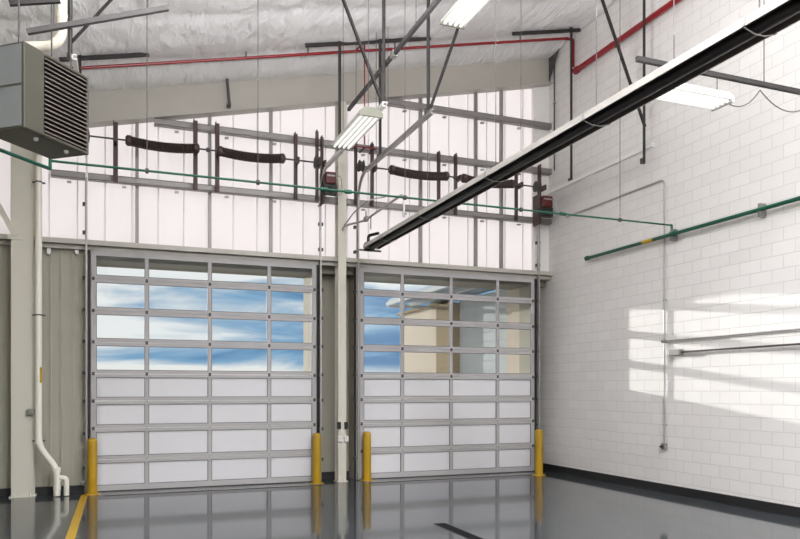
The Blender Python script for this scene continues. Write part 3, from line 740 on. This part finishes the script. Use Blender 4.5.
# ------------------------------------------------------------------ light fixtures
def fixture(c, axis, length, width, label):
    t = thing('light_fixture', c, label, 'light fixture', 'white fluorescent ceiling fixtures')
    ax = Vector((0,1,0)) if axis == 'y' else Vector((1,0,0)); sd = Vector((1,0,0)) if axis == 'y' else Vector((0,1,0))
    c = Vector(c); a, b = c - ax*length/2, c + ax*length/2; up = Vector((0,0,1))
    w = width/2
    def pr(pts, p0, p1, name, m_, **k):
        return MB().prism([p0 + sd*x + up*z for x, z in pts], p1-p0).build(name, m_, t, **k)
    pr([(-w, .0), (-w*.55, .075), (w*.55, .075), (w, .0)], a, b, 'housing', M['fix_white'])
    pr([(-w*.98, -.002), (-w*.98, -.03), (-w*.94, -.03), (-w*.9, -.008), (w*.9, -.008), (w*.94, -.03), (w*.98, -.03), (w*.98, -.002)], a, b, 'reflector', M['fix_white'])
    for k in range(4):
        x = w*(-.66 + .44*k)
        MB().tube([a + ax*.03 + sd*x - up*.035, b - ax*.03 + sd*x - up*.035], .019 if width < .38 else .022, 10).build('fluorescent_tube', M['lens'], t, smooth=True)
    for p, s in ((a, 1), (b, -1)):
        pr([(-w*1.02, -.055), (-w*1.02, .0), (-w*.57, .08), (w*.57, .08), (w*1.02, .0), (w*1.02, -.055)], p - ax*.012*s, p + ax*.02*s, 'end_cap', M['fix_white'] if axis == 'x' else M['fix_olive'])
    for k in (-.42, .42):
        q = c + ax*length*k + up*.075; top = zc(q.x)-.02 if axis == 'y' else 5.25
        MB().tube([q, (q.x, q.y, top)], .0055, 6).build('hanger_rod', M['grey_steel'], t)
        MB().lathe(q, [(.02, -.002), (.02, .02), (.008, .03)], 10).build('hanger_boss', M['dark_steel'], t)
    return t
fx = 3.42
ya, yb = P(341, 143, X=fx).y, P(371, 113, X=fx).y
fixture((fx, (ya+yb)/2, H+fx*1.185), 'y', abs(yb-ya), .36, 'lit white fluorescent fixture hung in front of the middle column')
fx = 4.66
ya = P(452, 23, X=fx).y
fixture((fx, ya-1.2, H+fx*1.185), 'y', 2.4, .40, 'lit white fluorescent fixture cut off by the top edge of the picture')
FY = 6.12
xr = P(727, 100, Y=FY-.0).x
fixture((xr-.54, FY, P(727, 98, Y=FY).z-.05), 'x', .95, .30, 'lit white fluorescent fixture between the radiant heater and the block wall')
# strut carrying it
sz = 5.27
st = thing('strut_rail', (7, FY, sz), 'dark strut reaching from behind the radiant heater to the block wall', 'rail')
MB().beam((5.02, FY, sz), (W, FY, sz), .045, .05).build('channel', M['dark_steel'], st)
x = P(764, 88, Y=FY).x
MB().tube([(x, FY, sz), (x, FY, zc(x)-.02)], .006, 6).build('hanger_rod', M['grey_steel'], st)
x2 = P(674, 60, Y=FY).x
MB().tube([(x2, FY, sz), (x2, FY, zc(x2)-.02)], .006, 6).build('hanger_rod', M['grey_steel'], st)
# cable
def catenary(a, b, sag, n=14):
    return [a.lerp(b, i/n) - Vector((0, 0, sag*4*(i/n)*(1-i/n))) for i in range(n+1)]
ca, cb, cc = P(728, 103, Y=FY), P(760, 90, Y=FY), P(812, 104, Y=FY)
MBc = MB().tube(catenary(ca, cb, .10)[:-1] + catenary(cb, cc, .16), .007, 6)
tag(MBc.build('power_cable', M['cable'], smooth=True), 'thin grey cable drooping from the end of the right light fixture', 'cable')

# ------------------------------------------------------------------ conduits on the block wall
XC = W-.025
def wp(u, v): return P(u, v, X=XC)
ct = wp(664.5, 179); cbm = wp(664.5, 446); cy = ct.y
cl = wp(566, 214)
cv = thing('wall_conduit', (XC, cy, cbm.z), 'thin vertical conduit on the block wall bending left at its top', 'conduit')
MB().tube(bend([Vector((XC, cl.y, ct.z)), Vector((XC, cy, ct.z)), Vector((XC, cy, cbm.z))], .12), .016, 8).build('conduit_run', M['conduit'], cv, smooth=True)
MB().box(W-.06, W, cy-.05, cy+.05, cbm.z-.06, cbm.z+.05).build('outlet_box', M['box_grey'], cv, bevel=.006)
MB().box(W-.10, W-.06, cy-.02, cy+.035, cbm.z-.03, cbm.z+.01).build('plug', M['black'], cv)
for v in (300, 425):
    q = wp(664.5, v); MB().box(W-.03, W, cy-.03, cy+.03, q.z-.012, q.z+.012).build('strap', M['galv'], cv)
q = wp(667, 341)
c1 = thing('wall_conduit', (XC, q.y, q.z), 'upper of two level conduits running right along the sunlit block wall', 'conduit')
MB().tube([(XC-.01, cy, q.z), (XC-.01, 2, q.z)], .014, 8).build('conduit_run', M['conduit'], c1, smooth=True)
MB().lathe((XC-.01, cy, q.z), [(.03, -.05), (.03, .05)], 10, 'y').build('elbow_fitting', M['box_grey'], c1, smooth=True)
q = wp(676, 352.5)
c2 = thing('wall_conduit', (XC, q.y, q.z), 'lower of two level conduits, ending in a dark box on the sunlit block wall', 'conduit')
MB().tube([(XC-.03, q.y, q.z), (XC-.03, 2, q.z)], .016, 8).build('conduit_run', M['grey_steel'], c2, smooth=True)
MB().box(W-.10, W, q.y-.16, q.y+.10, q.z-.05, q.z+.05).build('end_box', M['box_grey'], c2, bevel=.006)
# corner conduit
q0, q1 = P(617, 415, X=XC), P(617, 415, X=XC)
q = P(553, 470, Y=13.85)
cc_ = thing('corner_conduit', (W-.17, 14.40, .3), 'pale conduit running up the corner beside the rightmost bollard', 'conduit')
xq = 8.86
MB().tube([(xq, 14.40, .32), (xq, 14.40, 4.39)], .016, 8).build('conduit_run', M['conduit'], cc_, smooth=True)
MB().box(xq-.04, xq+.04, 14.37, 14.45, .22, .34).build('outlet_box', M['fix_white'], cc_, bevel=.006)
xq = W-.03
t = thing('corner_conduit', (xq, 13.6, 7), 'thin dark conduit dropping down the corner in front of the rafter end', 'conduit')
MB().tube([(xq, 13.72, zc(W)-.2), (xq, 13.72, 6.7)], .014, 8).build('conduit_run', M['grey_steel'], t, smooth=True)
for z in (8.2, 7.3): MB().box(xq-.02, W, 13.69, 13.75, z-.015, z+.015).build('strap', M['galv'], t)

# ------------------------------------------------------------------ outside
g = MB().box(-120, 120, 14.5, 220, -.25, -.02).build('ground', M['asphalt']); struct(g, 'pale concrete yard outside')
# pilasters and soffit of the facade
mb = MB(); mb.box(3.60, 4.54, 14.5, 14.9, -.02, 4.17); struct(mb.build('pilaster_middle', M['stone']))
mb = MB(); mb.box(8.58, W+.3, 14.5, 14.9, -.02, 4.17); struct(mb.build('pilaster_right', M['stone']))
mb = MB(); mb.box(XL-.3, -.50, 14.12, 14.9, -.02, 4.17); struct(mb.build('pilaster_left', M['stone']))
mb = MB(); mb.box(XL-.3, W+.3, 14.12, 14.9, 4.17, 4.36); struct(mb.build('soffit', M['soffit']))
# neighbouring wing
wg = thing('outbuilding', (9.6, 19, 0), 'beige outbuilding with grey siding seen through the right door panes', 'building')
WX = 9.0; WT = 4.38
mb = MB(); mb.box(WX, WX+.4, 14.95, 15.85, -.02, WT); mb.build('wall_panel', M['stone'], wg)
mb = MB(); mb.box(WX, WX+.4, 19.7, 23.2, -.02, WT); mb.build('wall_panel', M['stone'], wg)
mb = MB(); mb.box(WX+.10, WX+.4, 15.85, 18.7, -.02, WT)
for k in range(17): mb.box(WX+.085, WX+.10, 15.85, 18.7, .05+k*.255, .05+k*.255+.235)
mb.build('siding_panel', M['siding'], wg)
mb = MB(); mb.box(WX-.2, WX+.4, 18.7, 19.7, -.02, WT-.05); mb.build('pilaster', M['stone2'], wg)
mb = MB(); mb.box(WX-.02, WX, 14.98, 15.5, 3.42, 3.85)
for k in range(6): mb.box(WX-.035, WX-.02, 15.0, 15.48, 3.45+k*.065, 3.47+k*.065)
mb.build('louver_vent', M['siding'], wg)
# corrugated canopy along the wing: ribs run away from the facade
mb = MB(); n = 16; cx0, cx1 = WX-1.45, WX+.3; cw = (cx1-cx0)/n
for k in range(n):
    x0 = cx0+k*cw; zz = WT+.10
    mb.hexa([(x0, 15.2, zz), (x0+cw*.5, 15.2, zz+.07), (x0+cw*.5, 20.5, zz+.07), (x0, 20.5, zz),
             (x0, 15.2, zz+.02), (x0+cw*.5, 15.2, zz+.09), (x0+cw*.5, 20.5, zz+.09), (x0, 20.5, zz+.02)])
    mb.hexa([(x0+cw*.5, 15.2, zz+.07), (x0+cw, 15.2, zz), (x0+cw, 20.5, zz), (x0+cw*.5, 20.5, zz+.07),
             (x0+cw*.5, 15.2, zz+.09), (x0+cw, 15.2, zz+.02), (x0+cw, 20.5, zz+.02), (x0+cw*.5, 20.5, zz+.09)])
mb.build('canopy_roof', M['canopy'], wg)
for xx in (WX-1.46, WX-.75):
    mb = MB(); mb.box(xx-.04, xx+.04, 15.2, 20.5, WT-.02, WT+.09); mb.build('canopy_purlin', M['siding'], wg)
for y in (15.6, 18, 20.4):
    mb = MB(); mb.beam((WX+.1, y, WT-.02), (WX-1.48, y, WT-.02), .08, .10); mb.build('canopy_arm', M['siding'], wg)
mb = MB(); mb.box(WX-.1, WX+.42, 19.6, 23.25, WT, WT+.08); mb.build('coping', M['stone2'], wg)

# ------------------------------------------------------------------ light
w = bpy.data.worlds.new('sky'); S.world = w; w.use_nodes = True; nt = w.node_tree; nt.nodes.clear()
o = nt.nodes.new('ShaderNodeOutputWorld'); bg = nt.nodes.new('ShaderNodeBackground'); nt.links.new(bg.outputs[0], o.inputs[0])
tc = nt.nodes.new('ShaderNodeTexCoord'); mp = nt.nodes.new('ShaderNodeMapping'); mp.inputs['Scale'].default_value = (1.7, 1.7, 11); mp.inputs['Location'].default_value = (.35, .2, .55)
nz = nt.nodes.new('ShaderNodeTexNoise'); nz.inputs['Scale'].default_value = 2.6; nz.inputs['Detail'].default_value = 5; nz.inputs['Roughness'].default_value = .55; nz.inputs['Distortion'].default_value = .5
nt.links.new(tc.outputs['Generated'], mp.inputs[0]); nt.links.new(mp.outputs[0], nz.inputs['Vector'])
sp = nt.nodes.new('ShaderNodeSeparateXYZ'); nt.links.new(tc.outputs['Generated'], sp.inputs[0])
bd = nt.nodes.new('ShaderNodeValToRGB'); q = bd.color_ramp.elements    # cloud decks by height above the horizon (0 .. 0.25)
q[0].position = 0; q[0].color = (.95,)*3+(1,); q[1].position = 1; q[1].color = (.85,)*3+(1,)
for ps, va in ((.075, .95), (.17, .25), (.26, .34), (.34, .68), (.42, .50), (.50, .34), (.58, .72), (.66, .85)):
    x = q.new(ps); x.color = (va, va, va, 1)
m4 = nt.nodes.new('ShaderNodeMath'); m4.operation = 'MULTIPLY'; m4.inputs[1].default_value = 4.0
nt.links.new(sp.outputs['Z'], m4.inputs[0]); nt.links.new(m4.outputs[0], bd.inputs[0])
mm_ = nt.nodes.new('ShaderNodeMath'); mm_.operation = 'MULTIPLY_ADD'; mm_.inputs[1].default_value = 2.6; mm_.inputs[2].default_value = -1.3
nt.links.new(nz.outputs['Fac'], mm_.inputs[0])
ad = nt.nodes.new('ShaderNodeMath'); ad.operation = 'ADD'; nt.links.new(mm_.outputs[0], ad.inputs[0]); nt.links.new(bd.outputs[0], ad.inputs[1])
cr = nt.nodes.new('ShaderNodeValToRGB'); e = cr.color_ramp.elements
e[0].position = .0; e[0].color = (.11, .25, .46, 1); e[1].position = .92; e[1].color = (.90, .90, .90, 1)
x = e.new(.35); x.color = (.24, .42, .62, 1); x = e.new(.62); x.color = (.52, .62, .72, 1)
m5 = nt.nodes.new('ShaderNodeMath'); m5.operation = 'MULTIPLY_ADD'; m5.inputs[1].default_value = -1.5; m5.inputs[2].default_value = .32
nt.links.new(sp.outputs['X'], m5.inputs[0])
m6 = nt.nodes.new('ShaderNodeMath'); m6.operation = 'ADD'; nt.links.new(ad.outputs[0], m6.inputs[0]); nt.links.new(m5.outputs[0], m6.inputs[1])
nt.links.new(m6.outputs[0], cr.inputs[0])
r1_ = nt.nodes.new('ShaderNodeValToRGB'); q = r1_.color_ramp.elements; q[0].position = .012; q[0].color = (1,1,1,1); q[1].position = .036; q[1].color = (0,0,0,1)
nt.links.new(sp.outputs['Z'], r1_.inputs[0])
mx = nt.nodes.new('ShaderNodeMix'); mx.data_type = 'RGBA'; mx.inputs[7].default_value = (.92, .89, .80, 1)
nt.links.new(r1_.outputs[0], mx.inputs[0]); nt.links.new(cr.outputs[0], mx.inputs[6])
# whiter overhead: thin overcast
r2_ = nt.nodes.new('ShaderNodeValToRGB'); q = r2_.color_ramp.elements; q[0].position = .22; q[0].color = (0,0,0,1); q[1].position = .5; q[1].color = (1,1,1,1)
nt.links.new(sp.outputs['Z'], r2_.inputs[0])
mx2 = nt.nodes.new('ShaderNodeMix'); mx2.data_type = 'RGBA'; mx2.inputs[7].default_value = (1.0, .98, .97, 1)
nt.links.new(r2_.outputs[0], mx2.inputs[0]); nt.links.new(mx.outputs[2], mx2.inputs[6])
nt.links.new(mx2.outputs[2], bg.inputs[0]); bg.inputs[1].default_value = 1.0

sun = bpy.data.lights.new('sun', 'SUN'); so_ = bpy.data.objects.new('sun', sun); C.objects.link(so_)
sd_ = Vector((.196, -1, -.133)); so_.rotation_euler = sd_.to_track_quat('-Z', 'Y').to_euler(); so_.location = (0, 40, 20)
sun.energy = 5.5; sun.angle = math.radians(.5); sun.color = (1, .95, .9)

# added upward fill lights to brighten the insulation, out of view, without fittings
def ceiling_fill(x, y, z, pw):
    l = bpy.data.lights.new('ceiling_fill_area', 'AREA'); l.shape = 'RECTANGLE'; l.size = 1.2; l.size_y = 1.2; l.energy = pw; l.color = (.98, .985, 1)
    ob = bpy.data.objects.new('ceiling_fill_area', l); C.objects.link(ob); ob.location = (x, y, z)
    ob.rotation_euler = (PI, 0, 0)
for x, y, z, pw in ((1.3, 5.3, 4.95, 540), (3.2, 6.6, 5.8, 320), (5.0, 5.6, 5.6, 60), (-.3, -1.5, 5.2, 260), (3.2, -1.5, 5.6, 300), (6.2, -1.5, 5.6, 260)):
    ceiling_fill(x, y, z, pw)
def wall_fill(x, y, z, pw):  # added downward fill for the lower block wall, unseen, no real fitting
    l = bpy.data.lights.new('wall_fill_area', 'AREA'); l.shape = 'DISK'; l.size = .6; l.energy = pw; l.color = (.96, .98, 1)
    ob = bpy.data.objects.new('wall_fill_area', l); C.objects.link(ob); ob.location = (x, y, z)
for x, y in ((3.0, .5), (3.0, -2.3), (5.6, -2.3), (5.0, 2.4)): wall_fill(x, y, 7.25, 420)

vs = S.view_settings; vs.view_transform = 'Standard'; vs.look = 'None'; vs.exposure = 0.0; vs.gamma = 1.0; vs.use_curve_mapping = False
S.cycles.use_denoising = True; S.cycles.max_bounces = 10; S.cycles.diffuse_bounces = 5; S.cycles.transparent_max_bounces = 16
S.cycles.caustics_reflective = False; S.cycles.caustics_refractive = False
